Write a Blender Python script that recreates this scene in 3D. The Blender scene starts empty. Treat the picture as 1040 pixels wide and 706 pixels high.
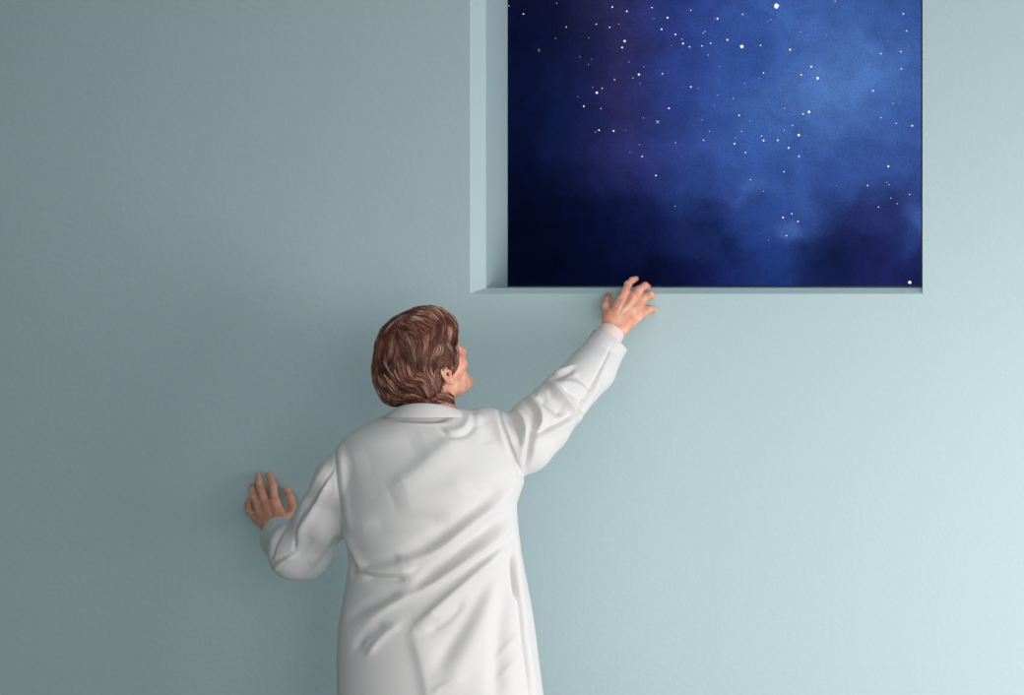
import bpy, math, random
import numpy as np
from mathutils import Vector, Matrix

# ------------------------------------------------------------------ camera, world, lights
SC = bpy.context.scene
COL = SC.collection
RNG = np.random.default_rng(7)
D, F, CX, CY, H = 4.6, 1679.0, 938.0, 272.0, 1.90     # camera distance to the wall, focal px, principal point, height

cam_d = bpy.data.cameras.new('camera'); cam = bpy.data.objects.new('camera', cam_d); COL.objects.link(cam)
cam.location = (0, -D, H); cam.rotation_euler = (math.pi/2, 0, 0)
cam_d.sensor_width = 36; cam_d.lens = F/1040*36
cam_d.shift_x = (520-CX)/1040; cam_d.shift_y = (CY-353)/1040
cam_d.clip_start = .05
SC.camera = cam

W = bpy.data.worlds.new('world'); SC.world = W; W.use_nodes = True
W.node_tree.nodes['Background'].inputs[0].default_value = (.92, 1.0, 1.0, 1)
W.node_tree.nodes['Background'].inputs[1].default_value = .51

def area(name, loc, target, sx, sy, power, color):
    l = bpy.data.lights.new(name, 'AREA'); l.shape = 'RECTANGLE'; l.size = sx; l.size_y = sy
    l.energy = power; l.color = color
    o = bpy.data.objects.new(name, l); COL.objects.link(o); o.location = loc
    o.rotation_euler = (Vector(target)-Vector(loc)).to_track_quat('-Z', 'Y').to_euler()
    return o
area('key_light', (3.2, -2.3, .9), (-.4, 0, .5), 2.6, 2.2, 124, (1, .965, .95))
spot = area('added_wall_fill', (.8, -3.2, 1.4), (-.15, 0, .6), 1.8, 1.8, 11, (1, .97, .95))  # fill lamp without a visible source, added to brighten the wall
spot.data.spread = math.radians(80)

vs = SC.view_settings
vs.view_transform = 'Standard'; vs.look = 'None'; vs.exposure = 0; vs.gamma = 1; vs.use_curve_mapping = False
SC.cycles.use_denoising = True

# ------------------------------------------------------------------ helpers
def P(px, py, y):
    d = D+y
    return np.array([(px-CX)/F*d, y, H-(py-CY)/F*d])
def proj(p):
    d = D+p[:, 1]
    return CX+F*p[:, 0]/d, CY-F*(p[:, 2]-H)/d
def lin(r, g, b):
    f = lambda c: c/12.92 if c <= .04045 else ((c+.055)/1.055)**2.4
    return (f(r/255), f(g/255), f(b/255), 1)

def mat(name, color, rough=.6, spec=.5):
    m = bpy.data.materials.new(name); m.use_nodes = True
    b = m.node_tree.nodes['Principled BSDF']
    b.inputs['Base Color'].default_value = color; b.inputs['Roughness'].default_value = rough
    b.inputs['Specular IOR Level'].default_value = spec
    return m, m.node_tree, b
def node(nt, kind, **kw):
    n = nt.nodes.new(kind)
    for k, v in kw.items():
        if k.startswith('i_'):
            k = k[2:]; k = int(k) if k.isdigit() else k.replace('_', ' ')
            n.inputs[k].default_value = v
        else: setattr(n, k, v)
    return n
def bump_noise(nt, b, scale, strength, dist, detail=3, coord='Object'):
    tc = node(nt, 'ShaderNodeTexCoord'); nz = node(nt, 'ShaderNodeTexNoise', i_Scale=scale, i_Detail=detail)
    bp = node(nt, 'ShaderNodeBump', i_Strength=strength, i_Distance=dist)
    nt.links.new(tc.outputs[coord], nz.inputs['Vector']); nt.links.new(nz.outputs['Fac'], bp.inputs['Height'])
    nt.links.new(bp.outputs['Normal'], b.inputs['Normal'])
    return nz, tc

def tag(o, label=None, cat=None, group=None, kind=None):
    if label: o['label'] = label
    if cat: o['category'] = cat
    if group: o['group'] = group
    if kind: o['kind'] = kind
    return o
def add_mesh(name, v, faces, m, parent=None, smooth=True, normals=None):
    me = bpy.data.meshes.new(name)
    v = np.asarray(v, dtype=np.float32)
    if isinstance(faces, np.ndarray):
        n, k = faces.shape
        me.vertices.add(len(v)); me.vertices.foreach_set('co', v.ravel())
        me.loops.add(n*k); me.loops.foreach_set('vertex_index', faces.astype(np.int32).ravel())
        me.polygons.add(n); me.polygons.foreach_set('loop_start', np.arange(0, n*k, k, dtype=np.int32))
        me.update(calc_edges=True)
    else:
        me.from_pydata(v.tolist(), [], faces); me.update()
    me.validate()
    me.polygons.foreach_set('use_smooth', np.full(len(me.polygons), smooth))
    if normals is not None: me.normals_split_custom_set_from_vertices(normals.tolist())
    if m: me.materials.append(m)
    o = bpy.data.objects.new(name, me); COL.objects.link(o)
    if parent: o.parent = parent
    return o

# --- signed distance pieces (all in numpy)
def length(a): return np.sqrt((a*a).sum(-1))
def smin(a, b, k):
    h = np.clip(.5+.5*(b-a)/k, 0, 1)
    return b*(1-h)+a*h-k*h*(1-h)
def smax(a, b, k): return -smin(-a, -b, k)
def sphere(p, c, r): return length(p-np.asarray(c))-r
def ellipsoid(p, c, r):
    r = np.asarray(r); q = (p-np.asarray(c))
    k0 = length(q/r); k1 = length(q/(r*r))
    return k0*(k0-1)/np.maximum(k1, 1e-9)
def cone(p, a, b, ra, rb):
    """tapered capsule"""
    a = np.asarray(a, float); b = np.asarray(b, float); ba = b-a
    t = np.clip(((p-a)@ba)/(ba@ba), 0, 1)
    return length(p-a-t[..., None]*ba)-(ra+(rb-ra)*t)
def chain(p, pts, rs, k=.01):
    d = None
    for i in range(len(pts)-1):
        e = cone(p, pts[i], pts[i+1], rs[i], rs[i+1])
        d = e if d is None else smin(d, e, k)
    return d

def surface(fn, lo, hi, h, N=36):
    """surface nets over tiles of one global lattice"""
    lo = np.floor(np.asarray(lo)/h).astype(int); hi = np.ceil(np.asarray(hi)/h).astype(int)
    M = 1 << 14; OFF = 1 << 13
    keys = []; pos = []; quads = []
    corners = np.array([[i, j, k] for i in (0, 1) for j in (0, 1) for k in (0, 1)])
    edges = [(a, b) for a in range(8) for b in range(a+1, 8) if np.abs(corners[a]-corners[b]).sum() == 1]
    s = np.linspace(0, N, 5)
    coarse = np.stack(np.meshgrid(s, s, s, indexing='ij'), -1).reshape(-1, 3)
    for ti in range(lo[0], hi[0], N):
        for tj in range(lo[1], hi[1], N):
            for tk in range(lo[2], hi[2], N):
                base = np.array([ti, tj, tk])
                c = fn((coarse+base)*h)
                if np.abs(c).min() > N*h/4*1.6: continue
                g = np.arange(N+1)
                G = np.stack(np.meshgrid(g, g, g, indexing='ij'), -1)
                X = ((G+base)*h).reshape(-1, 3)
                V = fn(X).reshape(N+1, N+1, N+1)
                S = V < 0
                cs = sum(S[i:N+i, j:N+j, k:N+k].astype(np.int8) for i, j, k in corners)
                act = np.argwhere((cs > 0) & (cs < 8))
                if len(act) == 0: continue
                vals = np.stack([V[act[:, 0]+i, act[:, 1]+j, act[:, 2]+k] for i, j, k in corners], 1)
                acc = np.zeros((len(act), 3)); cnt = np.zeros(len(act))
                for a, b in edges:
                    va, vb = vals[:, a], vals[:, b]
                    m = (va < 0) != (vb < 0)
                    t = np.where(m, va/np.where(m, va-vb, 1), 0)
                    q = corners[a]+t[:, None]*(corners[b]-corners[a])
                    acc += q*m[:, None]; cnt += m
                pos.append((act+base+acc/cnt[:, None])*h)
                ga = act+base+OFF
                keys.append((ga[:, 0]*M+ga[:, 1])*M+ga[:, 2])
                for ax in range(3):
                    A = S[:N, :N, :N]
                    sl = [slice(0, N)]*3; sl[ax] = slice(1, N+1)
                    B = S[tuple(sl)]
                    e = np.argwhere(A != B)
                    if len(e) == 0: continue
                    fl = A[e[:, 0], e[:, 1], e[:, 2]]
                    ge = e+base+OFF
                    u, w = (ax+1) % 3, (ax+2) % 3
                    q = []
                    for du, dw in ((-1, -1), (0, -1), (0, 0), (-1, 0)):
                        gg = ge.copy(); gg[:, u] += du; gg[:, w] += dw
                        q.append((gg[:, 0]*M+gg[:, 1])*M+gg[:, 2])
                    q = np.stack(q, 1)
                    q[~fl] = q[~fl][:, ::-1]
                    quads.append(q)
    K = np.concatenate(keys); X = np.concatenate(pos); Q = np.concatenate(quads)
    o = np.argsort(K); K = K[o]; X = X[o]
    ix = np.searchsorted(K, Q); ix = np.clip(ix, 0, len(K)-1)
    ok = (K[ix] == Q).all(1)
    Q = ix[ok]
    def grad(X):
        e = h*.4; g = np.stack([fn(X+np.eye(3)[i]*e)-fn(X-np.eye(3)[i]*e) for i in range(3)], 1)/(2*e)
        return g
    for _ in range(1):
        g = grad(X); d = fn(X)
        st = d/np.maximum((g*g).sum(1), .2)
        X = X-np.clip(st, -h*.5, h*.5)[:, None]*g
    return X, Q
def vnormals(X, Q):
    a, b, c, d = X[Q[:, 0]], X[Q[:, 1]], X[Q[:, 2]], X[Q[:, 3]]
    n = np.cross(c-a, d-b); out = np.zeros_like(X)
    for k in range(4):
        for ax in range(3): out[:, ax] += np.bincount(Q[:, k], n[:, ax], len(X))
    return out/np.maximum(length(out), 1e-12)[:, None]
def relax(X, Q, it=2, lam=.5):
    for _ in range(it):
        s = np.zeros_like(X); c = np.zeros(len(X))
        for k in range(4):
            i, j = Q[:, k], Q[:, (k+1) % 4]
            for ax in range(3): s[:, ax] += np.bincount(i, X[j, ax], len(X))+np.bincount(j, X[i, ax], len(X))
            c += np.bincount(i, minlength=len(X))+np.bincount(j, minlength=len(X))
        X = X+lam*(s/np.maximum(c, 1)[:, None]-X)
    return X
def submesh(X, Q, mask):
    q = Q[mask]; u, inv = np.unique(q, return_inverse=True)
    return X[u], inv.reshape(-1, 4), u

# ------------------------------------------------------------------ materials
M_wall, nt, b = mat('pale teal wall paint', (.50, .665, .68, 1), .62, .25)
nz, tc = bump_noise(nt, b, 75, .22, .004, 4)
ns = node(nt, 'ShaderNodeTexNoise', i_Scale=1.3, i_Detail=2); nt.links.new(tc.outputs['Object'], ns.inputs['Vector'])
mr = node(nt, 'ShaderNodeMixRGB', i_Color1=(.500, .642, .675, 1), i_Color2=(.515, .658, .69, 1))
nt.links.new(ns.outputs['Fac'], mr.inputs[0]); nt.links.new(mr.outputs[0], b.inputs['Base Color'])
M_reveal, nt, b = mat('smooth teal reveal paint', (.51, .66, .685, 1), .5, .3)
bump_noise(nt, b, 60, .06, .003)
M_floor, nt, b = mat('pale grey floor', (.35, .37, .37, 1), .5)
bump_noise(nt, b, 20, .1, .004)
M_slate, nt, b = mat('dark shade wall paint', (.07, .10, .105, 1), .7)  # kept dark so the added side wall bounces little light
bump_noise(nt, b, 75, .2, .004)
M_ceil, nt, b = mat('white ceiling paint', (.7, .72, .72, 1), .8)
bump_noise(nt, b, 60, .1, .003)
M_gasket, nt, b = mat('dark green glass edge', lin(22, 40, 42), .3)

M_coat, nt, b = mat('white cotton coat', (.755, .732, .73, 1), .8, .2)
bump_noise(nt, b, 900, .12, .001, 2)
b.inputs['Sheen Weight'].default_value = .1
M_shirt, nt, b = mat('pale pink shirt cotton', lin(238, 216, 210), .8, .2)
bump_noise(nt, b, 900, .12, .001, 2)
M_trouser, nt, b = mat('dark grey trouser wool', lin(50, 52, 58), .9, .1)
bump_noise(nt, b, 500, .2, .001, 2)
M_shoe, nt, b = mat('black shoe leather', lin(22, 20, 20), .35)
bump_noise(nt, b, 200, .1, .001, 2)

M_skin, nt, b = mat('skin', lin(226, 166, 144), .5, .35)
b.inputs['Subsurface Weight'].default_value = .12
b.inputs['Subsurface Radius'].default_value = (.008, .003, .0015)
b.inputs['Subsurface Scale'].default_value = 1
nz, tc = bump_noise(nt, b, 350, .15, .0012, 3)
n2 = node(nt, 'ShaderNodeTexNoise', i_Scale=38, i_Detail=3); nt.links.new(tc.outputs['Object'], n2.inputs['Vector'])
mr = node(nt, 'ShaderNodeMixRGB', i_Color1=lin(224, 146, 120), i_Color2=lin(244, 188, 164))
cr = node(nt, 'ShaderNodeMapRange', i_1=.35, i_2=.65); nt.links.new(n2.outputs['Fac'], cr.inputs[0])
nt.links.new(cr.outputs[0], mr.inputs[0]); nt.links.new(mr.outputs[0], b.inputs['Base Color'])
M_nail, nt, b = mat('fingernail', lin(232, 186, 172), .3, .5)
bump_noise(nt, b, 300, .05, .0005)
M_eye, nt, b = mat('eye', lin(225, 220, 215), .15)
tc = node(nt, 'ShaderNodeTexCoord'); sx = node(nt, 'ShaderNodeSeparateXYZ'); nt.links.new(tc.outputs['Object'], sx.inputs[0])
rp = node(nt, 'ShaderNodeValToRGB'); rp.color_ramp.interpolation = 'CONSTANT'
for e, c in ((0, lin(228, 222, 216)), (.84, lin(70, 90, 110)), (.955, lin(8, 8, 8))):
    el = rp.color_ramp.elements.new(e); el.color = c
mm = node(nt, 'ShaderNodeMath', operation='DIVIDE', i_1=.0122)
nt.links.new(sx.outputs[1], mm.inputs[0]); nt.links.new(mm.outputs[0], rp.inputs[0]); nt.links.new(rp.outputs[0], b.inputs['Base Color'])

M_hair, nt, b = mat('brown hair', lin(98, 66, 56), .42, .5)
at = node(nt, 'ShaderNodeAttribute', attribute_name='tone')
rp = node(nt, 'ShaderNodeValToRGB')
rp.color_ramp.elements[0].color = lin(48, 26, 22); rp.color_ramp.elements[1].color = lin(226, 184, 164)
for e, c in ((.33, lin(116, 66, 52)), (.68, lin(168, 113, 96))):
    el = rp.color_ramp.elements.new(e); el.color = c
nt.links.new(at.outputs['Fac'], rp.inputs[0]); nt.links.new(rp.outputs[0], b.inputs['Base Color'])

# ------------------------------------------------------------------ the room: wall with its recess, floor
S0 = D/F                                       # metres per pixel on the wall
xL, xR, zB, zT = (477.5-CX)*S0, (937-CX)*S0, H-(298.5-CY)*S0, 3.05
XL, XR, ZT, ZB = -7.0, 4.2, 3.6, 0.0
v = [(XL, 0, ZB), (xL, 0, ZB), (xR, 0, ZB), (XR, 0, ZB), (XL, 0, zB), (xL, 0, zB), (xR, 0, zB), (XR, 0, zB),
     (XL, 0, zT), (xL, 0, zT), (xR, 0, zT), (XR, 0, zT), (XL, 0, ZT), (xL, 0, ZT), (xR, 0, ZT), (XR, 0, ZT)]
f = []
for r in range(3):
    for c in range(3):
        if (r, c) == (1, 1): continue
        i = r*4+c; f.append((i, i+1, i+5, i+4))
wall = add_mesh('wall_back', v, f, M_wall, smooth=False)
tag(wall, 'pale teal painted wall that the person leans on', 'wall', kind='structure')
fl = add_mesh('floor', [(XL, .4, 0), (XR, .4, 0), (XR, -6, 0), (XL, -6, 0)], [(3, 2, 1, 0)], M_floor, smooth=False)
tag(fl, 'plain grey floor below the wall', 'floor', kind='structure')

wl = add_mesh('shade_wall_left', [(-3.2, -4.5, 0), (-3.2, 0, 0), (-3.2, 0, ZT), (-3.2, -4.5, ZT)], [(3, 2, 1, 0)], M_slate, smooth=False)  # out of view, added to block ambient light at the far left
tag(wl, 'unseen dark side wall added to shade the left', 'wall', kind='structure')
ce = add_mesh('shade_ceiling', [(-3.2, 0, ZT), (XR, 0, ZT), (XR, -2.2, ZT), (-3.2, -2.2, ZT)], [(0, 1, 2, 3)], M_ceil, smooth=False)  # unseen slab added to hold ambient light off the upper wall
tag(ce, 'unseen white ceiling above the window', 'shade_ceiling', kind='structure')
CH = .0105*1.6; DP = .268; C1 = .022            # bevel width, recess depth, bevel depth
# reveal: bevelled left and bottom edges, square right edge
prof = []                                       # rings (left x, right x, bottom z, depth)
rings = [(xL, xR, zB, 0), (xL+.004, xR, zB+.003, .004), (xL+.038, xR, zB+.016, C1), (xL+.038, xR, zB+.016, DP+.03)]
v = []; f = []
for (a, bx, z, y) in rings: v += [(a, y, zT), (a, y, z), (bx, y, z), (bx, y, zT)]
for i in range(len(rings)-1):
    o = i*4
    f += [(o, o+1, o+5, o+4), (o+1, o+2, o+6, o+5), (o+2, o+3, o+7, o+6), (o+3, o, o+4, o+7)]
trim = add_mesh('trim_1', v, f, M_reveal, smooth=False)
tag(trim, 'pale teal bevelled recess around the starry window', 'window recess', kind='structure')

# ------------------------------------------------------------------ window with the night sky
k = (D+DP)/F
wx0, wx1, wz0, wz1 = rings[-1][0], rings[-1][1], rings[-1][2], zT
win = bpy.data.objects.new('window_1', None); COL.objects.link(win); win.location = (wx0, DP, wz0)
tag(win, 'large recessed window filled with a deep blue starry night sky', 'window', kind='structure')
def U(px, py): return ((px-CX)*k-wx0, H-(py-CY)*k-wz0)     # photo pixel on the pane -> pane metres
WW, HH = wx1-wx0, wz1-wz0
M_sky = bpy.data.materials.new('night sky'); M_sky.use_nodes = True
nt = M_sky.node_tree; nt.nodes.clear()
out = node(nt, 'ShaderNodeOutputMaterial'); em = node(nt, 'ShaderNodeEmission'); nt.links.new(em.outputs[0], out.inputs[0])
tc = node(nt, 'ShaderNodeTexCoord')
nz = node(nt, 'ShaderNodeTexNoise', i_Scale=6.5, i_Detail=6, i_Roughness=.6)
nt.links.new(tc.outputs['Object'], nz.inputs['Vector'])
sub = node(nt, 'ShaderNodeVectorMath', operation='SUBTRACT'); sub.inputs[1].default_value = (.5, .5, .5)
nt.links.new(nz.outputs['Color'], sub.inputs[0])
scl = node(nt, 'ShaderNodeVectorMath', operation='SCALE'); scl.inputs['Scale'].default_value = .19
nt.links.new(sub.outputs[0], scl.inputs[0])
wv = node(nt, 'ShaderNodeVectorMath', operation='ADD')
nt.links.new(tc.outputs['Object'], wv.inputs[0]); nt.links.new(scl.outputs[0], wv.inputs[1])
blobs = [  # px, py, rx, ry, weight, sRGB
    (700, 60, 160, 190, .9, (36, 44, 112)), (770, 120, 105, 150, .9, (44, 74, 144)),
    (610, 110, 90, 110, .7, (26, 30, 78)), (628, 70, 42, 110, .8, (50, 43, 88)), (600, 10, 60, 40, .6, (44, 40, 66)),
    (665, 165, 45, 45, .6, (52, 48, 112)), (560, 120, 55, 90, .75, (11, 27, 66)), (575, 60, 30, 50, .5, (14, 24, 62)),
    (550, 20, 55, 60, .8, (12, 16, 44)), (525, 110, 26, 160, .8, (8, 14, 42)),
    (720, 30, 60, 60, .5, (42, 60, 138)), (700, 100, 40, 60, .5, (40, 56, 130)),
    (860, 90, 125, 120, .95, (72, 106, 176)), (870, 75, 60, 60, .7, (82, 122, 186)), (800, 15, 60, 40, .6, (62, 96, 172)),
    (920, 20, 60, 40, .55, (54, 88, 158)), (915, 115, 50, 60, .5, (60, 92, 164)), (760, 60, 35, 50, .5, (44, 74, 150)),
    (860, 175, 120, 45, .8, (58, 88, 160)), (760, 200, 80, 50, .8, (54, 84, 156)), (775, 125, 28, 22, .5, (72, 110, 184)),
    (780, 270, 60, 60, .8, (36, 66, 136)), (690, 240, 60, 60, .7, (32, 44, 106)),
    (885, 260, 70, 58, .98, (30, 34, 88)), (875, 206, 24, 22, .7, (36, 44, 98)), (905, 210, 30, 22, .7, (38, 48, 104)),
    (840, 265, 32, 42, .9, (14, 26, 62)), (930, 230, 14, 22, .8, (66, 94, 166)), (920, 255, 12, 14, .6, (48, 74, 140)),
    (796, 231, 12, 9, .7, (76, 108, 180)), (816, 205, 11, 18, .6, (66, 98, 170)), (762, 196, 22, 10, .5, (74, 104, 178)),
    (724, 222, 19, 20, .8, (22, 36, 88)), (744, 250, 15, 22, .8, (20, 34, 84)),
    (570, 265, 110, 70, 1, (3, 6, 20)), (620, 225, 80, 40, .7, (10, 20, 58)), (540, 215, 50, 60, .8, (4, 8, 28)),
    (660, 285, 70, 32, .95, (6, 12, 40)), (695, 290, 26, 18, .8, (8, 14, 44)), (735, 285, 40, 16, .6, (26, 32, 92)),
    (910, 275, 30, 30, .5, (34, 42, 100)),
]
prev = None
for (px, py, rx, ry, w, c) in blobs:
    x, z = U(px, py)
    mp = node(nt, 'ShaderNodeMapping', vector_type='TEXTURE')
    mp.inputs['Location'].default_value = (x, 0, z); mp.inputs['Scale'].default_value = (rx*k, 1, ry*k)
    nt.links.new(wv.outputs[0], mp.inputs['Vector'])
    dt = node(nt, 'ShaderNodeVectorMath', operation='DOT_PRODUCT')
    nt.links.new(mp.outputs[0], dt.inputs[0]); nt.links.new(mp.outputs[0], dt.inputs[1])
    mg = node(nt, 'ShaderNodeMath', operation='MULTIPLY', i_1=-1.0); nt.links.new(dt.outputs['Value'], mg.inputs[0])
    ex = node(nt, 'ShaderNodeMath', operation='EXPONENT'); nt.links.new(mg.outputs[0], ex.inputs[0])
    mw = node(nt, 'ShaderNodeMath', operation='MULTIPLY', i_1=w); nt.links.new(ex.outputs[0], mw.inputs[0])
    mx = node(nt, 'ShaderNodeMixRGB', i_Color2=lin(*c))
    if prev is None: mx.inputs[1].default_value = lin(9, 15, 44)
    else: nt.links.new(prev.outputs[0], mx.inputs[1])
    nt.links.new(mw.outputs[0], mx.inputs[0]); prev = mx
g1 = node(nt, 'ShaderNodeTexNoise', i_Scale=9, i_Detail=8, i_Roughness=.68); nt.links.new(wv.outputs[0], g1.inputs['Vector'])
r1 = node(nt, 'ShaderNodeMapRange', i_1=.25, i_2=.75, i_3=.72, i_4=1.28); nt.links.new(g1.outputs['Fac'], r1.inputs[0])
g2 = node(nt, 'ShaderNodeTexNoise', i_Scale=210, i_Detail=1); nt.links.new(tc.outputs['Object'], g2.inputs['Vector'])
r2 = node(nt, 'ShaderNodeMapRange', i_1=.2, i_2=.8, i_3=.75, i_4=1.25); nt.links.new(g2.outputs['Fac'], r2.inputs[0])
mm = node(nt, 'ShaderNodeMath', operation='MULTIPLY'); nt.links.new(r1.outputs[0], mm.inputs[0]); nt.links.new(r2.outputs[0], mm.inputs[1])
nt.links.new(prev.outputs[0], em.inputs['Color']); nt.links.new(mm.outputs[0], em.inputs['Strength'])
pane = add_mesh('sky_pane', [(0, 0, 0), (WW, 0, 0), (WW, 0, HH), (0, 0, HH), (0, .012, 0), (WW, .012, 0), (WW, .012, HH), (0, .012, HH)],
                [(0, 1, 2, 3), (7, 6, 5, 4), (0, 4, 5, 1), (1, 5, 6, 2), (2, 6, 7, 3), (3, 7, 4, 0)], M_sky, win, smooth=False)
# thin dark edge strip along the bottom and the sides of the pane
v = []; f = []
def bx(x0, x1, y0, y1, z0, z1):
    o = len(v)
    v.extend([(x, y, z) for x in (x0, x1) for y in (y0, y1) for z in (z0, z1)])
    f.extend([tuple(o+i for i in q) for q in ((0, 1, 3, 2), (4, 6, 7, 5), (0, 4, 5, 1), (2, 3, 7, 6), (0, 2, 6, 4), (1, 5, 7, 3))])
bx(0, WW, -.006, -.0005, 0, .0042); bx(WW-.0045, WW, -.006, -.0005, .0042, HH); bx(0, .0012, -.006, -.0005, .0042, HH)
add_mesh('window_edge', v, f, M_gasket, win, smooth=False)

M_star = bpy.data.materials.new('starlight'); M_star.use_nodes = True
nt = M_star.node_tree; nt.nodes.clear()
out = node(nt, 'ShaderNodeOutputMaterial'); em = node(nt, 'ShaderNodeEmission'); nt.links.new(em.outputs[0], out.inputs[0])
at = node(nt, 'ShaderNodeAttribute', attribute_name='shine'); nt.links.new(at.outputs['Color'], em.inputs['Color'])
stars = []   # px, py, radius px, brightness
for (X, Y, r) in [(287, 57, .9), (461, 110, .8), (698, 167, 1.5), (688, 193, 1.1), (648, 29, 1), (707, 46, 1.1), (583, 98, .8), (637, 111, .9),
                  (675, 98, .6), (809, 31, .9), (872, 72, 1.2), (848, 119, 1.1), (904, 140, 1.1), (935, 177, 1.2), (931, 159, .7), (967, 42, .7),
                  (1023, 128, .7), (1016, 135, .6), (1012, 187, .9), (756, 303, 1.4), (657, 324, .8), (606, 359, .8), (585, 377, 1.5), (532, 432, 1),
                  (602, 441, .7), (594, 529, 1), (653, 532, 1.1), (878, 440, 1.1), (851, 300, .9), (967, 353, .9), (1018, 569, .8), (905, 580, .7),
                  (769, 636, .9), (825, 713, 1), (720, 619, .6), (758, 588, .6), (759, 339, .6), (716, 252, .6), (776, 271, .6), (732, 317, .7),
                  (551, 262, .5), (516, 231, .5), (568, 355, .5), (417, 156, .5), (422, 13, .6), (580, 537, .6), (552, 154, .5), (817, 75, .5),
                  (903, 838, .6), (888, 185, .5), (959, 190, .7), (775, 480, .6), (228, 24, .7), (702, 530, .4), (508, 393, .4), (562, 240, .4)]:
    stars.append((460+X/4, Y/4, r))
for (X, Y, r) in [(355, 25, 3.0), (214, 189, 2.3), (115, 76, 1.2), (217, 58, .9), (155, 162, 1.2), (87, 176, .9), (52, 186, .8), (7, 42, .8), (64, 128, .7), (56, 135, .7),
                  (3, 191, .8), (78, 224, .7), (123, 270, .6), (290, 184, .9), (302, 297, .9), (410, 202, 1.2), (453, 130, .6), (496, 271, 1.2), (522, 318, 1.7),
                  (455, 304, 1), (779, 218, .9), (860, 210, .9), (862, 280, .9), (870, 57, 1), (882, 126, .9), (747, 369, 1), (593, 5, .7), (487, 455, 1.6),
                  (463, 463, 1), (388, 440, .7), (419, 510, .8), (445, 549, 1.6), (386, 529, .7), (360, 570, 1.1), (404, 601, 1.2), (302, 571, 1.2), (294, 553, .8),
                  (446, 635, 1), (184, 584, 1.1), (229, 620, .9), (203, 469, 1), (247, 491, .6), (213, 534, .7), (59, 570, .8), (82, 534, .7), (53, 487, .6), (7, 353, 1),
                  (35, 359, .5), (115, 386, .6), (178, 400, .7), (101, 429, .5), (226, 339, .6), (285, 318, .5), (906, 511, 1.1), (841, 501, .8), (829, 420, .7), (779, 478, .8),
                  (809, 676, 1.2), (731, 263, .5), (807, 166, .5), (481, 144, .5), (557, 144, .5), (506, 440, .5), (332, 80, .6), (320, 88, .5), (371, 366, .4), (189, 561, .6)]:
    stars.append((700+X/4, Y/4, r))
for (X, Y, r) in [(385, 98, .9), (249, 130, .8), (302, 178, .6), (381, 284, 1.1), (417, 269, .9), (442, 300, 1), (395, 358, .9), (322, 374, .5), (725, 154, .9),
                  (802, 141, .6), (812, 150, .7), (819, 205, .7), (769, 241, .8), (845, 228, .7), (895, 190, .8), (895, 548, 2.1), (599, 155, .4)]:
    stars.append((700+X/4, 150+Y/4, r))
v = []; f = []; shine = []
for (px, py, r) in stars:
    x, z = U(px, py); n = 8 if r > .9 else 6; o = len(v)
    rr = max(r, .62)*k*.82; bri = 1.0 if r > .9 else (.25+.75*(max(r, .4)-.4)/.5)
    big = r > 2
    wob = RNG.uniform(.75, 1.25, n) if big else np.ones(n)
    for i in range(n):
        a = 2*math.pi*i/n+.3
        v.append((x+rr*wob[i]*math.cos(a), -.0012, z+rr*wob[i]*math.sin(a)))
    f.append(tuple(range(o, o+n)))
    c = np.array([1, .97, .93]) if RNG.random() < .6 else np.array([.88, .93, 1.0])
    shine += [tuple(c*bri)+(1,)]*n
for (px, py, s, bri) in [(547.5, 51.2, 2.0, .35), (668, 123.7, 2.6, .75)]:          # two four-pointed star crosses
    x, z = U(px, py)
    for a in (math.radians(42), math.radians(132)):
        ca, sa = math.cos(a), math.sin(a); o = len(v); L = s*k; w = .35*k
        v += [(x+ca*L, -.0012, z+sa*L), (x-sa*w, -.0012, z+ca*w), (x-ca*L, -.0012, z-sa*L), (x+sa*w, -.0012, z-ca*w)]
        f.append((o, o+1, o+2, o+3)); shine += [(.75*bri, .8*bri, bri, 1)]*4
st = add_mesh('stars', v, f, M_star, win, smooth=False); tag(st, 'scatter of white stars', kind='stuff')
ca = st.data.color_attributes.new('shine', 'FLOAT_COLOR', 'POINT'); ca.data.foreach_set('color', np.array(shine, dtype=np.float32).ravel())

# ------------------------------------------------------------------ the person
person = bpy.data.objects.new('person', None); COL.objects.link(person)
tag(person, 'man with brown hair in white lab coat reaching up towards the starry window', 'person')

# head frame: columns = right, forward, up
def Rot(yaw, tilt, roll):
    c, s = math.cos(yaw), math.sin(yaw); Rz = np.array([[c, -s, 0], [s, c, 0], [0, 0, 1]])
    c, s = math.cos(tilt), math.sin(tilt); Rx = np.array([[1, 0, 0], [0, c, -s], [0, s, c]])
    c, s = math.cos(roll), math.sin(roll); Ry = np.array([[c, 0, s], [0, 1, 0], [-s, 0, c]])
    return Rz@Rx@Ry
HR = Rot(math.radians(-34.5), math.radians(30), math.radians(1.5)); HC = P(433.6, 371.5, -.40)
def head_local(p): return (p-HC)@HR
def head_world(q): return np.asarray(q)@HR.T+HC

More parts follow.
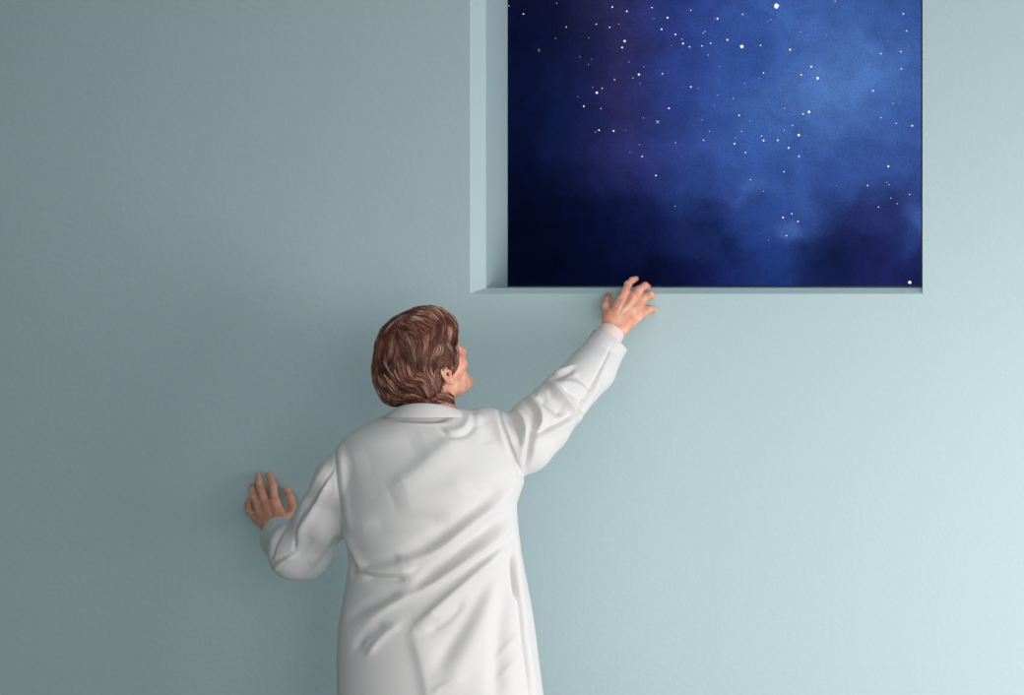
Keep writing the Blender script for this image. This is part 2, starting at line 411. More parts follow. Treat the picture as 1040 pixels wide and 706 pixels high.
def head_sdf(p):
    q = head_local(p)
    m = q.copy(); m[:, 0] = np.abs(m[:, 0])                     # both halves of the face alike
    d = ellipsoid(m, (0, -.012, .032), (.074, .094, .084))
    d = smin(d, ellipsoid(m, (0, .031, -.03), (.057, .055, .085)), .03)
    d = smin(d, cone(m, (.046, .008, -.062), (.014, .074, -.098), .022, .017), .025)
    d = smin(d, cone(m, (0, .05, -.085), (0, .08, -.1), .03, .017), .02)
    d = smin(d, sphere(m, (.043, .056, -.028), .022), .025)     # cheekbone
    d = smin(d, cone(m, (.042, .074, .022), (.008, .09, .02), .010, .010), .018)   # brow
    d = smax(d, -sphere(m, (.031, .1, -.002), .0165), .012)    # eye socket
    d = smin(d, ellipsoid(m, (.031, .08, .0035), (.0165, .012, .006)), .006)        # lids
    d = smin(d, ellipsoid(m, (.031, .079, -.009), (.0155, .0115, .005)), .006)
    d = smin(d, cone(m, (0, .091, .012), (0, .112, -.03), .008, .011), .012)        # nose
    d = smin(d, sphere(m, (.011, .099, -.036), .0085), .008)
    d = smax(d, -ellipsoid(m, (.0075, .104, -.045), (.0042, .006, .006)), .003)
    d = smin(d, cone(m, (.02, .079, -.068), (.003, .0905, -.063), .005, .0065), .007)
    d = smin(d, cone(m, (.018, .079, -.074), (0, .0885, -.077), .005, .0075), .007)
    # ears
    e = m-np.array([.076, -.012, -.014])
    a = math.radians(12); ca, sa = math.cos(a), math.sin(a)
    pq = np.stack([e[:, 1]*ca+e[:, 2]*sa, -e[:, 1]*sa+e[:, 2]*ca], 1)               # in-plane back-tilted
    n = e[:, 0]-.004+pq[:, 0]*.38
    q0 = np.stack([n, pq[:, 0], pq[:, 1]], 1)
    ear = ellipsoid(q0, (0, 0, .002), (.0045, .0165, .029))
    rr = np.sqrt((pq[:, 0]/.0155)**2+((pq[:, 1]-.004)/.026)**2)
    rim = np.sqrt(((rr-1)*.018)**2+(n-.003)**2)-.0036
    rim = np.where((pq[:, 0] > .006) & (pq[:, 1] < .01), .02, rim)
    ear = smin(ear, rim, .005)
    ear = smin(ear, ellipsoid(q0, (.001, .003, -.025), (.0045, .009, .0095)), .006)
    ear = smin(ear, ellipsoid(q0, (.003, .013, -.002), (.004, .004, .007)), .005)
    ear = smax(ear, -ellipsoid(q0, (.006, .003, -.001), (.0075, .0075, .0115)), .003)
    ear = smax(ear, -ellipsoid(q0, (.002, .004, -.003), (.012, .004, .0055)), .002)
    return smin(d, ear, .006)

NECK0, NECK1 = head_world((0, -.022, -.055)), P(437, 436, -.425)
# --- arms and hands, wrist first
WR = P(622.7, 333, -.095); ER = P(568, 408, -.27); SR = P(509, 452, -.39)
WL = P(281.5, 536, -.07); EL = P(305, 561, -.345); SL = P(362, 478, -.455)
HANDS = {
 'R': dict(wrist=WR, thumb=[P(618, 323, -.088), P(614.8, 312, -.064), P(616.6, 305.4, -.04), P(618.2, 299.9, -.013)],
  fingers=[[P(634.4, 297.2, -.060), P(637.8, 289, -.040), P(641.8, 285, -.018), P(645.7, 283.2, .002)],
           [P(643.4, 301.2, -.062), P(649.2, 294, -.042), P(655.2, 290, -.016), P(658, 291.2, -.0)],
           [P(649.6, 308.4, -.061), P(655.6, 302, -.042), P(660.6, 299.2, -.022), P(662.8, 301, -.009)],
           [P(653.4, 316.8, -.058), P(659.6, 314, -.044), P(663.2, 314.4, -.022), P(664.6, 315.4, -.009)]]),
 'L': dict(wrist=WL, thumb=[P(292, 529.5, -.055), P(298.2, 518.6, -.042), P(294.8, 506.4, -.025), P(291.6, 498.4, -.012)],
  fingers=[[P(279.8, 511.3, -.046), P(277, 494, -.035), P(274.9, 487.2, -.019), P(273.1, 482.4, -.0085)],
           [P(271, 515.6, -.047), P(265.4, 497.2, -.037), P(263.5, 488.6, -.02), P(262.5, 483.4, -.0085)],
           [P(265.4, 521, -.043), P(258.4, 505.7, -.035), P(256.7, 497.8, -.019), P(256.8, 493.6, -.0085)],
           [P(262, 527.5, -.038), P(253, 519.4, -.03), P(251.6, 512.6, -.017), P(253.6, 508.6, -.008)]]),
}
FR = [(.0112, .0102, .0093, .0079), (.0114, .0105, .0095, .0081), (.0109, .01, .009, .0077), (.0099, .009, .0081, .007)]
def hand_sdf(p, hd):
    w = hd['wrist']; d = None
    for i, fg in enumerate(hd['fingers']):
        wo = w+(fg[0]-hd['fingers'][1][0])*.38
        e = cone(p, wo, fg[0], .0165, .0122)
        d = e if d is None else smin(d, e, .016)
    f1, f4 = hd['fingers'][0][0], hd['fingers'][3][0]
    th = hd['thumb']
    d = smin(d, cone(p, w, th[0], .02, .0165), .016)
    d = smin(d, cone(p, th[0], th[1], .0155, .0125), .012)
    d = smin(d, cone(p, (th[0]+w)/2, f1*.6+th[0]*.4, .014, .0085), .014)       # web of the thumb
    t = chain(p, th[1:], (.012, .0108, .0085), .004)
    d = smin(d, t, .006)
    for i, fg in enumerate(hd['fingers']):
        e = chain(p, fg, FR[i], .004)
        e = smin(e, sphere(p, fg[1], FR[i][1]*1.04), .003)
        d = smin(d, e, .009)
        d = smin(d, sphere(p, fg[0]+np.array([0, -.003, 0]), .0098), .007)      # knuckle
    return d

def smooth_table(rows, sig):
    xs = np.arange(380, 900.0); y = np.interp(xs, [r[0] for r in rows], [r[1] for r in rows])
    kx = np.arange(-40, 41); kk = np.exp(-(kx/sig)**2/2); kk /= kk.sum()
    return xs, np.convolve(np.pad(y, 40, mode='edge'), kk, mode='valid')
def interp(rows, py):
    if isinstance(rows, tuple): return np.interp(py, *rows)
    return np.interp(py, [r[0] for r in rows], [r[1] for r in rows])
LEFT = [(405, 420), (409, 414), (414, 405), (421, 391), (434, 364), (447, 346), (460, 340), (480, 341), (500, 343), (515, 345), (530, 346.5), (545, 349),
        (560, 353), (575, 354), (590, 351.5), (613, 347.6), (639, 343), (671, 341.8), (706, 342), (860, 338)]
RIGHT = [(405, 448), (409, 456), (414, 470), (421, 490), (434, 506), (447, 514), (460, 520), (480, 530), (488, 533), (500, 529), (511, 525), (530, 526), (545, 527.5),
         (560, 529.5), (575, 532), (590, 535), (613, 539.5), (639, 543.5), (671, 547.4), (706, 552), (860, 574)]
DEPTH = [(405, .045), (414, .058), (421, .076), (434, .104), (460, .128), (500, .138), (560, .13), (640, .138), (706, .15), (860, .175)]
AXISY = [(405, -.415), (460, -.425), (560, -.445), (706, -.46), (860, -.47)]
LEFT, RIGHT, DEPTH, AXISY = smooth_table(LEFT, 2.5), smooth_table(RIGHT, 2.5), smooth_table(DEPTH, 12), smooth_table(AXISY, 14)
def torso_sdf(p, shrink=1.0):
    px, py = proj(p)
    l, r = interp(LEFT, py), interp(RIGHT, py)
    c, a = (l+r)/2, (r-l)/2*shrink
    b = interp(DEPTH, py)*shrink
    yc = interp(AXISY, py)+(px-440)/400*.10
    u = np.abs(px-c)/a; v = np.abs(p[:, 1]-yc)/b
    kk = (u**2.12+v**2.12)**(1/2.12)
    d = (kk-1)*np.minimum(a*(D+p[:, 1])/F, b)*.9
    m = (D+p[:, 1])/F
    d = smax(d, (415-py)*m, .008)
    return d

HIPL, HIPR = P(415, 705, -.44), P(478, 705, -.42)
KNL, KNR = np.array([HIPL[0]-.01, -.42, .50]), np.array([HIPR[0]+.01, -.40, .50])
FTL, FTR = np.array([HIPL[0]-.02, -.45, .085]), np.array([HIPR[0]+.02, -.43, .085])
def near(p, c, r):
    lo, hi = p.min(0), p.max(0); q = np.clip(np.asarray(c), lo, hi)
    return np.linalg.norm(q-np.asarray(c)) < r
def body_sdf(p):
    p = np.asarray(p, float)
    d = np.full(len(p), .25)
    cs = (p.min(0)+p.max(0))/2
    d = np.minimum(d, smax(torso_sdf(p, .78), (proj(p)[1]-700)*.0024, .02))
    d = smin(d, cone(p, NECK0, NECK1, .054, .06), .03)
    if near(p, (SR+WR)/2, .5): d = smin(d, chain(p, [SR, ER, WR+(ER-WR)*.1], (.042, .038, .026), .02), .02)
    if near(p, (SL+EL)/2, .5): d = smin(d, chain(p, [SL, EL, WL+(EL-WL)*.1], (.042, .038, .026), .02), .02)
    for hp, kn, ft in ((HIPL, KNL, FTL), (HIPR, KNR, FTR)) if p[:, 2].min() < 1.05 else ():
        d = smin(d, chain(p, [hp, kn, ft], (.082, .052, .036), .03), .03)
        d = smin(d, cone(p, ft+np.array([0, -.03, -.04]), ft+np.array([.02, .13, -.05]), .03, .022), .02)
    if near(p, HC, .32): d = smin(d, head_sdf(p), .016)
    for hd in HANDS.values():
        if near(p, hd['wrist'], .30): d = smin(d, hand_sdf(p, hd), .012)
    return d

FOLD = 2.15
def fold_disp(X, N, folds, sel=None, gain=1.0, Q=None):
    """push cloth or skin in and out along traced ridges and valleys: (points, mm, width a, width b)"""
    px, py = proj(X); disp = np.zeros(len(X))
    vw = X-np.array([0, -D, H]); vw /= length(vw)[:, None]
    face = np.clip(-(N*vw).sum(1)*4, 0, 1)
    if sel is not None: face = face*sel
    for pts, amp, wa, wb in folds:
        pts = np.asarray(pts, float)
        for _ in range(3):                          # round the corners of the stroke
            if len(pts) < 3: break
            q = .75*pts[:-1]+.25*pts[1:]; r = .25*pts[:-1]+.75*pts[1:]
            pts = np.concatenate([pts[:1], np.stack([q, r], 1).reshape(-1, 2), pts[-1:]])
        seg = np.diff(pts, axis=0); L = np.hypot(seg[:, 0], seg[:, 1]); tot = L.sum(); cum = np.concatenate([[0], np.cumsum(L)])
        mrg = 3*max(wa, wb)
        m = (px > pts[:, 0].min()-mrg) & (px < pts[:, 0].max()+mrg) & (py > pts[:, 1].min()-mrg) & (py < pts[:, 1].max()+mrg) & (face > 0)
        ii = np.nonzero(m)[0]
        if len(ii) == 0: continue
        best = np.full(len(ii), 1e9); s = np.zeros(len(ii)); al = np.zeros(len(ii))
        for a, sg, l, c0 in zip(pts[:-1], seg, L, cum):
            dx, dy = px[ii]-a[0], py[ii]-a[1]
            t = np.clip((dx*sg[0]+dy*sg[1])/(l*l), 0, 1)
            ex, ey = dx-t*sg[0], dy-t*sg[1]; dd = np.hypot(ex, ey)
            u = dd < best
            best = np.where(u, dd, best); s = np.where(u, np.sign(sg[0]*dy-sg[1]*dx), s); al = np.where(u, (c0+t*l)/tot, al)
        w = np.where(s > 0, wa, wb)                # s>0: right-hand side of the stroke on the picture
        tap = np.clip(np.sin(np.pi*np.clip(al*.92+.04, 0, 1))*1.6, 0, 1)
        disp[ii] += gain*amp*.001*np.exp(-(best/w)**2)*tap*face[ii]
    if Q is not None:
        for _ in range(2):
            sm = np.zeros(len(X)); c = np.zeros(len(X))
            for k in range(4):
                i, j = Q[:, k], Q[:, (k+1) % 4]
                sm += np.bincount(i, disp[j], len(X))+np.bincount(j, disp[i], len(X))
                c += np.bincount(i, minlength=len(X))+np.bincount(j, minlength=len(X))
            disp = .5*disp+.5*sm/np.maximum(c, 1)
    return X+N*disp[:, None]

# body
X, Q = surface(body_sdf, (-2.05, -.80, -.0), (-.6, .06, 1.98), .0024)
N = vnormals(X, Q)
SKIN = [
 ([(624, 322), (630, 311), (634, 301)], 1.3, 1.1, 1.1), ([(627, 322), (636, 312), (642, 303)], 1.3, 1.1, 1.1), ([(630, 325), (641, 315), (648, 309)], .8, 1.1, 1.1),
 ([(629, 316), (634, 308), (638, 301)], -1.2, 1.0, 1.0), ([(634, 319), (641, 311), (645, 307)], -.8, 1.2, 1.2), ([(618, 321), (624, 311), (630, 303)], -.8, 1.5, 1.5),
 ([(280, 524), (279, 515)], .8, 1.2, 1.2), ([(274, 526), (271.5, 518)], .8, 1.2, 1.2), ([(275, 517), (277, 525)], -.9, 1, 1), ([(268, 521), (271, 528)], -.8, 1, 1),
]
X = fold_disp(X, N, SKIN)
body = add_mesh('body', X, Q, M_skin, person); tag(body, 'bare head, neck and hands')
# fingernails: thin curved plates on the finger ends that face us
def nail(a, b, r):
    ax = (b-a)/np.linalg.norm(b-a); up = np.array([0, -1, 0.0]); up -= ax*(up@ax); up /= np.linalg.norm(up); sd = np.cross(ax, up)
    c = b-ax*.0005+up*r*.80; v = []; f = []
    nu, nv = 8, 8
    for layer in (0, 1):
        for i in range(nu):
            for j in range(nv):
                s = i/(nu-1)*2-1; t = j/(nv-1)*2-1
                wd = .62*r*(1-.12*t*t); x = s*wd
                y = t*.75*r*math.sqrt(1-.25*s*s)
                v.append(c+sd*x+ax*y-up*((x*x)/(r*1.6)+.15*max(t, 0)*r)+up*(.0003 if layer else -.0012))
    for layer in (0, 1):
        for i in range(nu-1):
            for j in range(nv-1):
                o = layer*nu*nv+i*nv+j; q = (o, o+1, o+nv+1, o+nv); f.append(q if layer else q[::-1])
    per = [i*nv for i in range(nu)]+[(nu-1)*nv+j for j in range(1, nv)]+[i*nv+nv-1 for i in range(nu-2, -1, -1)]+[j for j in range(nv-2, 0, -1)]
    for a_, b_ in zip(per, per[1:]+per[:1]): f.append((a_, b_, b_+nu*nv, a_+nu*nv))
    add_mesh('fingernail', v, f, M_nail, body)
for hd in HANDS.values():
    nail(hd['thumb'][2], hd['thumb'][3], .0095)
    for i, fg in enumerate(hd['fingers']): nail(fg[2], fg[3], FR[i][3]*1.05)
for sx in (-1, 1):
    v = []; f = []; n = 16
    for i in range(n+1):
        for j in range(n):
            a, bb = math.pi*i/n, 2*math.pi*j/n
            v.append((.0122*math.sin(a)*math.cos(bb), .0122*math.cos(a), .0122*math.sin(a)*math.sin(bb)))
    for i in range(n):
        for j in range(n): f.append((i*n+j, i*n+(j+1) % n, (i+1)*n+(j+1) % n, (i+1)*n+j))
    e = add_mesh('eye', v, f, M_eye, body)
    e.matrix_local = Matrix([list(HR[i])+[head_world((sx*.031, .0765, -.002))[i]] for i in range(3)]+[[0, 0, 0, 1]])

# ------------------------------------------------------------------ lab coat
RS = [P(492, 440, -.41), P(511, 446, -.395), P(531, 449, -.375), P(548, 432, -.34), P(574, 403, -.27), P(601, 375.5, -.19), P(618, 348.5, -.122), P(632, 318, -.06)]
RRAD = [.066, .066, .081, .078, .066, .063, .0515, .046]
LS = [P(360, 474, -.462), P(346, 488, -.45), P(330, 524, -.415), P(305, 560, -.365), P(287, 548, -.18), P(282, 536, -.06)]
LRAD = [.056, .058, .063, .071, .049, .041]
AXR = np.array([.53, .35, .85]); AXR /= np.linalg.norm(AXR)
AXL = LS[5]-LS[4]; AXL /= np.linalg.norm(AXL)
CUFR = P(617.5, 343.5, -.118); CUFL = P(281.5, 539, -.118)
def coat_sdf(p):
    p = np.asarray(p, float)
    d = torso_sdf(p)
    d = smax(d, .56-p[:, 2], .006)
    d = smax(d, -(smax(torso_sdf(p, .93), p[:, 2]-.68, .02)), .004)       # open hem
    r = chain(p, RS, RRAD, .009); r = smax(r, (p-CUFR)@AXR, .004)
    r = smax(r, -cone(p, CUFR-(CUFR-RS[5])*.5, CUFR+(CUFR-RS[5]), .043, .045), .003)
    l = chain(p, LS, LRAD, .03); l = smax(l, (p-CUFL)@AXL, .004)
    l = smax(l, (proj(p)[1]-590)*.0024, .008)
    l = smax(l, -cone(p, CUFL-AXL*.05, CUFL+AXL*.1, .038, .040), .003)
    d = smin(d, r, .012)
    return smin(d, l, .014)
X, Q = surface(coat_sdf, (-1.95, -.80, .50), (-.66, -.02, 1.80), .0025)
N = vnormals(X, Q)
px, py = proj(X)
SEAMR = [(400, 500), (412, 505.5), (431.7, 511), (461, 520), (484, 531.5), (490, 534)]
SEAML = [(440, 337.5), (453, 338.6), (475, 340), (509, 344), (537, 348), (550, 350), (560, 346), (600, 344)]
def side(px, py):
    R = (py < 488) & (px > interp(SEAMR, py)); L = (py < 600) & (py > 440) & (px < interp(SEAML, py))
    return R, L
isR, isL = side(px, py)
TF = [  # torso: (points, mm, right-hand width, left-hand width) in photo pixels
 ([(523, 483), (489, 513), (457, 538), (432, 555), (405, 566)], -7, 9, 9),
 ([(520, 497), (500, 516), (475, 534), (450, 556), (425, 568), (389, 577)], 6, 7, 5),
 ([(516, 520), (500, 534), (475, 552), (455, 570), (431, 588), (420, 600)], -8, 6, 7),
 ([(521, 535), (500, 553), (471, 573), (431, 599), (400, 613), (370, 633)], 7, 8, 3.5),
 ([(366, 579.5), (391, 582), (414, 581), (421, 576)], 6, 2.2, 4),
 ([(368, 586), (391, 589), (412, 588)], -5, 4, 3),
 ([(364, 575), (388, 570), (408, 566)], -4.5, 5, 4),
 ([(350, 630), (377, 614), (408, 602)], -4, 5, 5),
 ([(360, 661), (369, 646), (391, 633)], -3.5, 4, 4),
 ([(372, 667), (389, 645), (408, 632)], 3, 4, 4),
 ([(521.7-100, 637), (443, 618), (476, 588), (514, 555)], 9, 9, 4.5),
 ([(422, 640), (424, 652), (430, 672), (434, 690), (438, 725)], 3.6, 8, 20),
 ([(433, 642), (456, 629), (471, 610)], -3.6, 4.5, 4.5),
 ([(440, 682), (463, 647), (481, 618), (500, 583)], -3.4, 8, 8),
 ([(450, 706), (476, 660), (494, 622), (508, 585)], 5, 13, 12),
 ([(503, 715), (506, 660), (507, 634), (514, 585)], -6, 9, 10),
 ([(505, 671), (516, 655), (528, 643)], 1.8, 2.5, 3), ([(507, 690), (517, 677), (527, 668)], 1.6, 3, 3),
 ([(440, 703), (452, 695), (470, 690)], 2, 3, 3),
 ([(519, 535), (520, 568), (523, 594), (527.5, 620), (529, 646), (534.5, 681), (538, 720)], -4, 1.2, 1.2),
 ([(520.2, 566), (521.5, 585), (524.5, 607)], -9, 1.5, 1.5),
 ([(523, 535), (525, 568), (528, 594), (532, 620), (534, 646), (540, 681), (543, 720)], 3, 4, 4),
 ([(395, 499), (425, 480), (448, 458), (472, 443)], 5, 16, 10),
 ([(360, 470), (395, 460), (430, 445)], -3, 18, 14),
 ([(368, 534), (410, 529), (458, 530)], -4, 10, 9),
 ([(400, 512), (440, 505), (480, 490)], 3, 12, 12),
 ([(396, 424.6), (420, 426), (445, 426), (456, 424)], -4.5, 2.8, 3.4),
 ([(398, 427.5), (420, 430.5), (445, 431), (456, 430)], 1.8, 2, 1.6),
 ([(450, 435), (455, 439), (461, 439.6), (468, 437.6), (473.5, 432.5), (476.5, 426), (477, 419)], 2.6, 2.4, 5),
 ([(447, 435), (455, 443.5), (463, 444), (472, 441.5), (479, 436), (482, 428)], -2.4, 3.5, 1.6),
 ([(489, 424), (495, 436), (497, 452)], -2.5, 7, 7), ([(484, 420), (486, 432)], 2, 4, 4),
 ([(349, 541), (355, 555), (361, 567), (366, 578)], 3, 1.6, 5),
 ([(350, 556), (357, 570), (360, 584)], -5, 3, 3),
 ([(338.6, 452), (340, 475), (344, 509), (348, 538)], -5, 1.2, 1.2),
 ([(345, 452), (347, 475), (351, 509), (355, 540)], 2.4, 4, 4),
 ([(505.5, 412), (511, 431.7), (520, 461), (532, 485)], -6, 1.2, 1.2),
 ([(501, 414), (506, 433), (514, 462), (526, 486)], 2.2, 4, 4),
]
RF = [
 ([(505.5, 412), (511, 431.7), (520, 461), (532, 485)], -6, 1.2, 1.2),
 ([(514, 418), (518, 424), (524, 440), (528, 455)], -6, 4, 4),
 ([(522, 416), (530, 422), (534, 434), (535, 446)], 5, 3, 3.5),
 ([(534, 412), (541, 420), (543, 432), (538, 447), (537, 460), (532, 474)], -8, 3, 3.2),
 ([(536, 404), (545, 410), (551, 420), (550, 432), (543, 442)], 6, 3.2, 3.6),
 ([(545, 402), (560, 410), (575, 422)], -8, 5, 6),
 ([(557, 388), (570, 400), (584, 417), (585, 430)], 7, 3, 3.5),
 ([(556, 396), (566, 407), (577, 413)], -3, 3, 3),
 ([(558, 385), (570, 381), (583, 374)], -4, 3, 2.5), ([(562, 379), (572, 376), (584, 371)], 3.2, 2.2, 2.2),
 ([(568, 388), (585, 390), (598, 398)], 3.5, 2.5, 3), ([(572, 395), (585, 401), (594, 408)], -4, 3.5, 3),
 ([(585, 379), (593, 388), (599, 397)], -2.5, 3, 3),
 ([(538, 444), (559, 433), (583, 421), (598, 397), (610, 374), (621, 352)], -3.6, 1.3, 1.3),
 ([(540, 449), (561, 438), (586, 425), (602, 399), (613, 376)], 3.5, 4, 2),
 ([(536, 440), (550, 436), (560, 430)], -3, 3.5, 3),
 ([(604, 338), (618, 345), (631, 355)], .8, 3, 3), ([(600, 345), (614, 352), (627, 361)], -1.6, 1, 1),
]
LF = [
 ([(339, 476), (327, 495), (318, 512), (304, 525), (301, 540), (298.5, 561)], -4.5, 1.4, 1.6),
 ([(336, 482), (326, 503), (317, 522), (306, 536), (303, 552)], 5.5, 4, 4),
 ([(334, 470), (322, 488), (312, 508), (303, 520)], 3.5, 4, 4),
 ([(299, 561), (288, 566), (274, 576)], -4.5, 1.3, 1.3), ([(299, 565), (288, 571), (278, 580)], 3, 4, 2),
 ([(296, 530), (286, 540), (278, 556), (275, 570)], -2.6, 2, 2), ([(290, 530), (281, 540), (274, 555)], 2.4, 2.6, 2.6),
 ([(286, 528), (275, 537), (270, 552), (269, 562)], -1.6, .9, .9),
 ([(345, 545), (335, 562), (322, 578)], -4, 4, 4), ([(336, 545), (326, 560), (314, 575)], 3, 5, 5),
 ([(318, 545), (310, 556), (300, 566)], -2.5, 4, 4),
]
N0 = N.copy()
tors = (~isR & ~isL).astype(float)
X = fold_disp(X, N0, TF, tors, FOLD, Q)
X = fold_disp(X, N0, RF, isR.astype(float), FOLD, Q)
X = fold_disp(X, N0, LF, isL.astype(float), FOLD, Q)
X = relax(X, Q, 1, .35)
N = vnormals(X, Q)
cen = X[Q].mean(1); qx, qy = proj(cen); fR, fL = side(qx, qy)
def cloth(name, mask, parent):
    x, q, u = submesh(X, Q, mask)
    return add_mesh(name, x, q, M_coat, parent, normals=N[u])
coat = cloth('lab_coat', ~(fR | fL), person); tag(coat, 'white cotton lab coat')
cloth('sleeve', fR, coat); cloth('sleeve', fL, coat)

# collar: a turned-down band round the neck, open at the throat
v = []; f = []
cT, cB = P(436.5, 411, -.435), P(433.5, 422.5, -.445)
n = 72; pr = 11
for i in range(n+1):
    a = math.radians(-90+(i/n*2-1)*150)
    ca, sa = math.cos(a), math.sin(a)
    bk = max(0, -sa)                                   # 1 at the back of the neck
    T = cT+np.array([.079*ca+.0, .070*sa, .009*bk**1.5-.016*(1-bk)])
    B = cB+np.array([.108*ca, .082*sa, .002-.004*(1-bk)])
    rad = np.array([ca, sa, 0])
    I = T-rad*.012+np.array([0, 0, -.034])
    t_out = (B-T)/np.linalg.norm(B-T); nn = np.cross(t_out, np.array([-sa, ca, 0])); nn /= np.linalg.norm(nn)
    if nn@rad < 0: nn = -nn
    ring = [I, T-rad*.007-np.array([0, 0, .004]), T-rad*.003, T+np.array([0, 0, .001]), T+nn*.002+t_out*.003,
            T+(B-T)*.35+nn*.004, T+(B-T)*.7+nn*.003, B+nn*.001, B-nn*.001, T+(B-T)*.5-nn*.001, T+t_out*.006-nn*.003]
    v += ring
for i in range(n):
    for j in range(pr):
        a0, b0 = i*pr+j, i*pr+(j+1) % pr
        f.append((a0, b0, b0+pr, a0+pr))
f.append(tuple(range(pr))[::-1]); f.append(tuple(n*pr+j for j in range(pr)))
col = add_mesh('collar', v, f, M_coat, coat)
sm = col.modifiers.new('smooth', 'SUBSURF'); sm.levels = 1; sm.render_levels = 1

# shirt cuffs
def cuff(c, ax, l0, l1, r0, r1):
    def fn(p):
        p = np.asarray(p, float)
        a = c+ax*l0; b = c+ax*l1
        d = cone(p, a, b+ax*.05, r0, r1)
        d = smax(d, (p-b)@ax, .003); d = smax(d, -((p-a)@ax), .003)
        return smax(d, -cone(p, b-ax*.05, b+ax*.1, r1-.0028, r1-.0018), .002)
    m = c+ax*(l0+l1)/2
    x, q = surface(fn, m-.1, m+.1, .0018)
    add_mesh('shirt_cuff', x, q, M_shirt, person)
axh = WR-CUFR; axh /= np.linalg.norm(axh)
cuff(CUFR, axh, -.05, .024, .040, .034)
cuff(CUFL, AXL, -.03, .010, .036, .036)

# trousers and shoes below the hem
def trouser_sdf(p):
    p = np.asarray(p, float); d = None
    for hp, kn, ft in ((HIPL, KNL, FTL), (HIPR, KNR, FTR)):
        e = chain(p, [hp+np.array([0, 0, .02]), kn, ft+np.array([0, 0, .0])], (.105, .078, .062), .03)
        d = e if d is None else smin(d, e, .02)
    d = smax(d, .045-p[:, 2], .004)
    return smax(d, p[:, 2]-.9, .02)
x, q = surface(trouser_sdf, (-1.7, -.7, .0), (-.8, -.2, 1.0), .006)
add_mesh('trousers', x, q, M_trouser, person)
for ft in (FTL, FTR):
    def shoe(p, ft=ft):
        p = np.asarray(p, float)
        g = np.array([ft[0], ft[1], 0])
        d = chain(p, [g+np.array([0, -.035, .045]), g+np.array([.008, .06, .05]), g+np.array([.02, .15, .035])], (.044, .045, .037), .02)
        d = smin(d, cone(p, g+np.array([0, -.02, .05]), g+np.array([0, -.01, .085]), .042, .043), .02)
        return smax(d, -(p[:, 2]-.001), .004)
    x, q = surface(shoe, (ft[0]-.1, ft[1]-.15, -.01), (ft[0]+.12, ft[1]+.28, .16), .004)
    add_mesh('shoe', x, q, M_shoe, person)

# ------------------------------------------------------------------ hair
PXM = 1/405
def ball(p, px, py, y, r): return sphere(p, P(px, py, y), r*PXM)
def hair_sdf(p):
    p = np.asarray(p, float); q = head_local(p)
    d = ball(p, 425, 357, -.415, 42)
    d = smin(d, ball(p, 439, 335, -.40, 23), .03)
    d = smin(d, ball(p, 406, 381, -.425, 26), .03)
    d = smin(d, ball(p, 401, 400, -.43, 12), .025)
    d = smin(d, ball(p, 420, 394, -.45, 14), .02)
    d = smin(d, ball(p, 452, 337, -.37, 14), .02)
    # keep clear of the face, the ears and the neck
    z = q[:, 2]
    g = np.interp(z, [-.14, -.075, -.06, -.038, -.0345, -.03, -.022, -.006, .01, .03, .05, .066, .085, .2],
                  [.0, -.004, -.022, -.022, .014, .03, .037, .041, .044, .049, .066, .1, .135, .2])
    d = smax(d, q[:, 1]-g, .006)
    s = np.abs(q[:, 0])
    low = np.clip((.01-z)/.04, 0, 1)
    d = smax(d, s-(.1-.020*low), .012)
    d = smax(d, -ellipsoid(np.stack([s, q[:, 1], z], 1), (.102, -.011, -.017), (.032, .0225, .029)), .006)
    cap = ellipsoid(q, (0, -.012, .034), (.078, .098, .089))
    cap = smax(cap, q[:, 1]-np.minimum(g, .07), .006)
    d = smin(d, cap, .008)
    nb = cone(p, NECK0, NECK1, .0565, .0625)
    nb = smax(smax(nb, q[:, 1]-np.minimum(g, .0), .006), -.14-z, .006)
    d = smin(d, nb, .008)
    d = smin(d, smax(ball(p, 437, 392, -.475, 11), q[:, 1]-g, .006), .02)
    return d
hx, hq = surface(hair_sdf, HC-.22, HC+.22, .0028)
hn = vnormals(hx, hq)
GUIDES = [
 [(431, 313.6), (439, 316), (445, 320.6), (449, 327), (448.4, 333)], [(406, 327), (418.6, 323.7), (434, 328.4), (440.6, 334.6), (441, 340)],
 [(398, 334), (410, 331), (422, 336), (429.6, 342.4), (432.7, 350)], [(401, 337.7), (400, 348.6), (399, 360), (398.4, 368), (401, 379.5), (408, 391)],
 [(387, 345), (384, 358), (382, 368), (381, 379.5), (384, 393), (391, 403.6), (396, 411)], [(406, 338.5), (411.6, 348.6), (417, 359.6), (420, 373), (430, 384)],
 [(389, 375.6), (395, 383), (404.6, 391), (415.5, 393.5), (424, 399)], [(390.6, 391), (398, 400.5), (407.7, 405), (418.6, 403.6)],
 [(446, 334.6), (440.6, 344), (436, 350), (433, 358)], [(449, 360), (441, 367), (437, 379), (442, 387), (441, 397)],
 [(458, 363), (452, 369.5), (445, 376), (443, 387), (444, 400)], [(457, 358), (460, 369), (460, 378)],
 [(455, 324.5), (460, 330.7), (462, 338), (461, 342)], [(450, 332), (449, 344), (451, 355)], [(422, 386.5), (431, 382.6), (436, 386), (440, 394)],
 [(445, 399), (451, 400), (457, 403)], [(418, 318), (428, 316), (438, 320)], [(395, 334), (390, 341), (387, 350)], [(424, 350), (425, 362), (428, 374)], [(412, 362), (413, 374), (418, 385)],
 [(437, 352), (436, 362), (432, 374)], [(408, 324), (400, 330), (393, 339)], [(416, 320), (408, 326), (401, 334)], [(424, 384), (431, 392), (436, 402)], [(437, 388), (438, 396), (440, 404)],
]
gp = []; gt = []
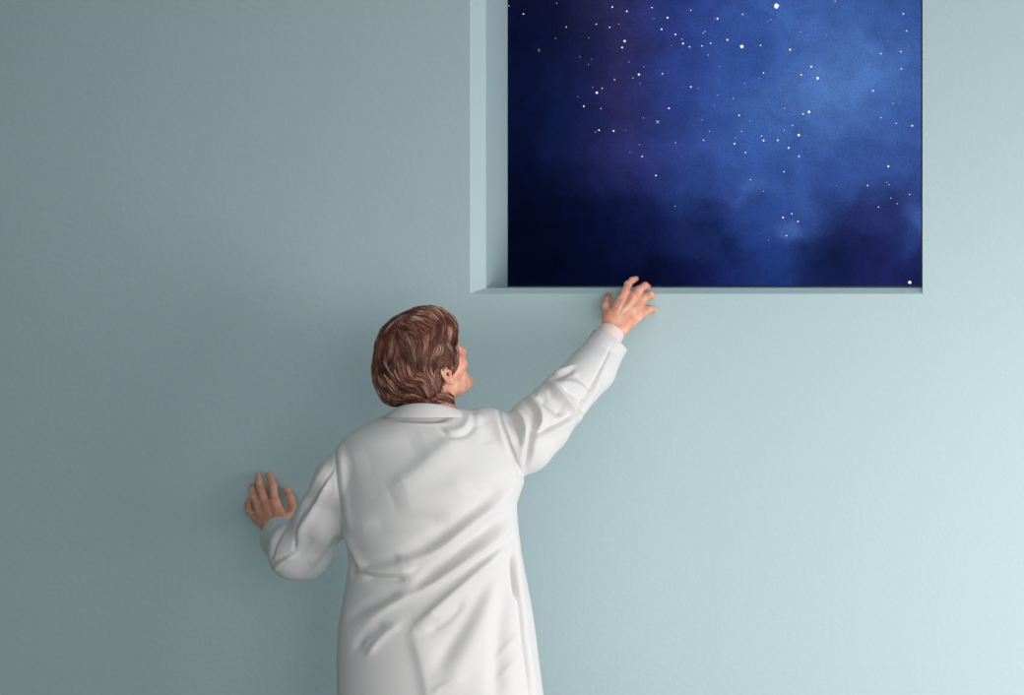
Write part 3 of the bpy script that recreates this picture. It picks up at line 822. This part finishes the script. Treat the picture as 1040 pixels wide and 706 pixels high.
for G in GUIDES:
    pts = []
    for (a, b_) in zip(G[:-1], G[1:]):
        for t in np.linspace(0, 1, 4, endpoint=False): pts.append((a[0]+(b_[0]-a[0])*t, a[1]+(b_[1]-a[1])*t))
    pts.append(G[-1])
    w = []
    for (x_, y_) in pts:
        o = np.array([0, -D, H]); dr = P(x_, y_, 0)-o; dr /= np.linalg.norm(dr); t = 3.6
        for _ in range(60):
            dd = hair_sdf((o+dr*t)[None])[0]
            if dd < .0006 or t > 5: break
            t += dd*.8
        if t < 4.7: w.append(o+dr*t)
    w = np.array(w)
    if len(w) < 3: continue
    tg = np.gradient(w, axis=0); tg /= np.maximum(length(tg), 1e-9)[:, None]
    gp.append(w); gt.append(tg)
gp = np.concatenate(gp); gt = np.concatenate(gt)
def field(p):
    d2 = ((p[:, None]-gp[None])**2).sum(-1)
    w = np.exp(-(d2-d2.min(1, keepdims=True))/(.011**2))
    v_ = (w[..., None]*gt[None]).sum(1)
    return v_/np.maximum(length(v_), 1e-9)[:, None]
def hgrad(p):
    e = .001; g = np.stack([hair_sdf(p+np.eye(3)[i]*e)-hair_sdf(p-np.eye(3)[i]*e) for i in range(3)], 1)
    return g/np.maximum(length(g), 1e-9)[:, None]
NS, ST = 16000, 11
tri = RNG.integers(0, len(hq), 1400)                       # clump centres
cl = RNG.integers(0, len(tri), NS)
p0 = hx[hq[tri[cl], 0]]+RNG.normal(0, .0035, (NS, 3))
tone_c = np.clip(RNG.normal(.46, .27, len(tri)), 0, 1)
tone = np.clip(tone_c[cl]+RNG.normal(0, .1, NS), 0, 1)
lift = np.clip(RNG.normal(.0010, .0012, NS), -.001, .0045)
jit = RNG.normal(0, .12, (len(tri), 3))[cl]+RNG.normal(0, .05, (NS, 3))
step = RNG.uniform(.0024, .0046, NS)
path = [p0]; p = p0.copy()
p = p-(hair_sdf(p)-lift)[:, None]*hgrad(p); path = [p.copy()]
alive = np.ones(NS, bool)
for s in range(ST):
    t = field(p)+jit
    g = hgrad(p); t = t-g*(t*g).sum(1, keepdims=True); t /= np.maximum(length(t), 1e-9)[:, None]
    p = p+t*step[:, None]
    dd = hair_sdf(p)
    lf = lift*(1-.5*s/ST)
    p = p-np.clip(dd-lf, -.004, .004)[:, None]*g
    path.append(p.copy())
path = np.stack(path, 1)                                   # strands x points x 3
npnt = path.shape[1]
rad0 = RNG.uniform(.0005, .0011, NS)
prof_r = np.interp(np.linspace(0, 1, npnt), [0, .15, .7, 1], [.35, 1, .85, .12])
tg = np.gradient(path, axis=1); tg /= np.maximum(np.sqrt((tg**2).sum(-1)), 1e-9)[..., None]
ref = path-HC; ref /= np.sqrt((ref**2).sum(-1))[..., None]
sd = np.cross(tg, ref); sd /= np.maximum(np.sqrt((sd**2).sum(-1)), 1e-9)[..., None]
up = np.cross(sd, tg)
V = []
for a in (90, 210, 330):
    c_, s_ = math.cos(math.radians(a)), math.sin(math.radians(a))
    V.append(path+(sd*c_+up*s_*.8)*(rad0[:, None]*prof_r[None])[..., None])
V = np.stack(V, 2)                                         # strand, point, side
idx = np.arange(NS*npnt*3).reshape(NS, npnt, 3)
FQ = np.concatenate([np.stack([idx[:, :-1, j], idx[:, 1:, j], idx[:, 1:, (j+1) % 3], idx[:, :-1, (j+1) % 3]], -1).reshape(-1, 4) for j in range(3)])
allv = np.concatenate([hx-hn*.0006, V.reshape(-1, 3)]); allf = np.concatenate([hq, FQ+len(hx)])
hair = add_mesh('hair', allv, allf, M_hair, person); tag(hair, 'thick brown hair swept back over the collar')
tn = np.concatenate([np.full(len(hx), .27), np.repeat(tone, npnt*3)]).astype(np.float32)
att = hair.data.attributes.new('tone', 'FLOAT', 'POINT'); att.data.foreach_set('value', tn)
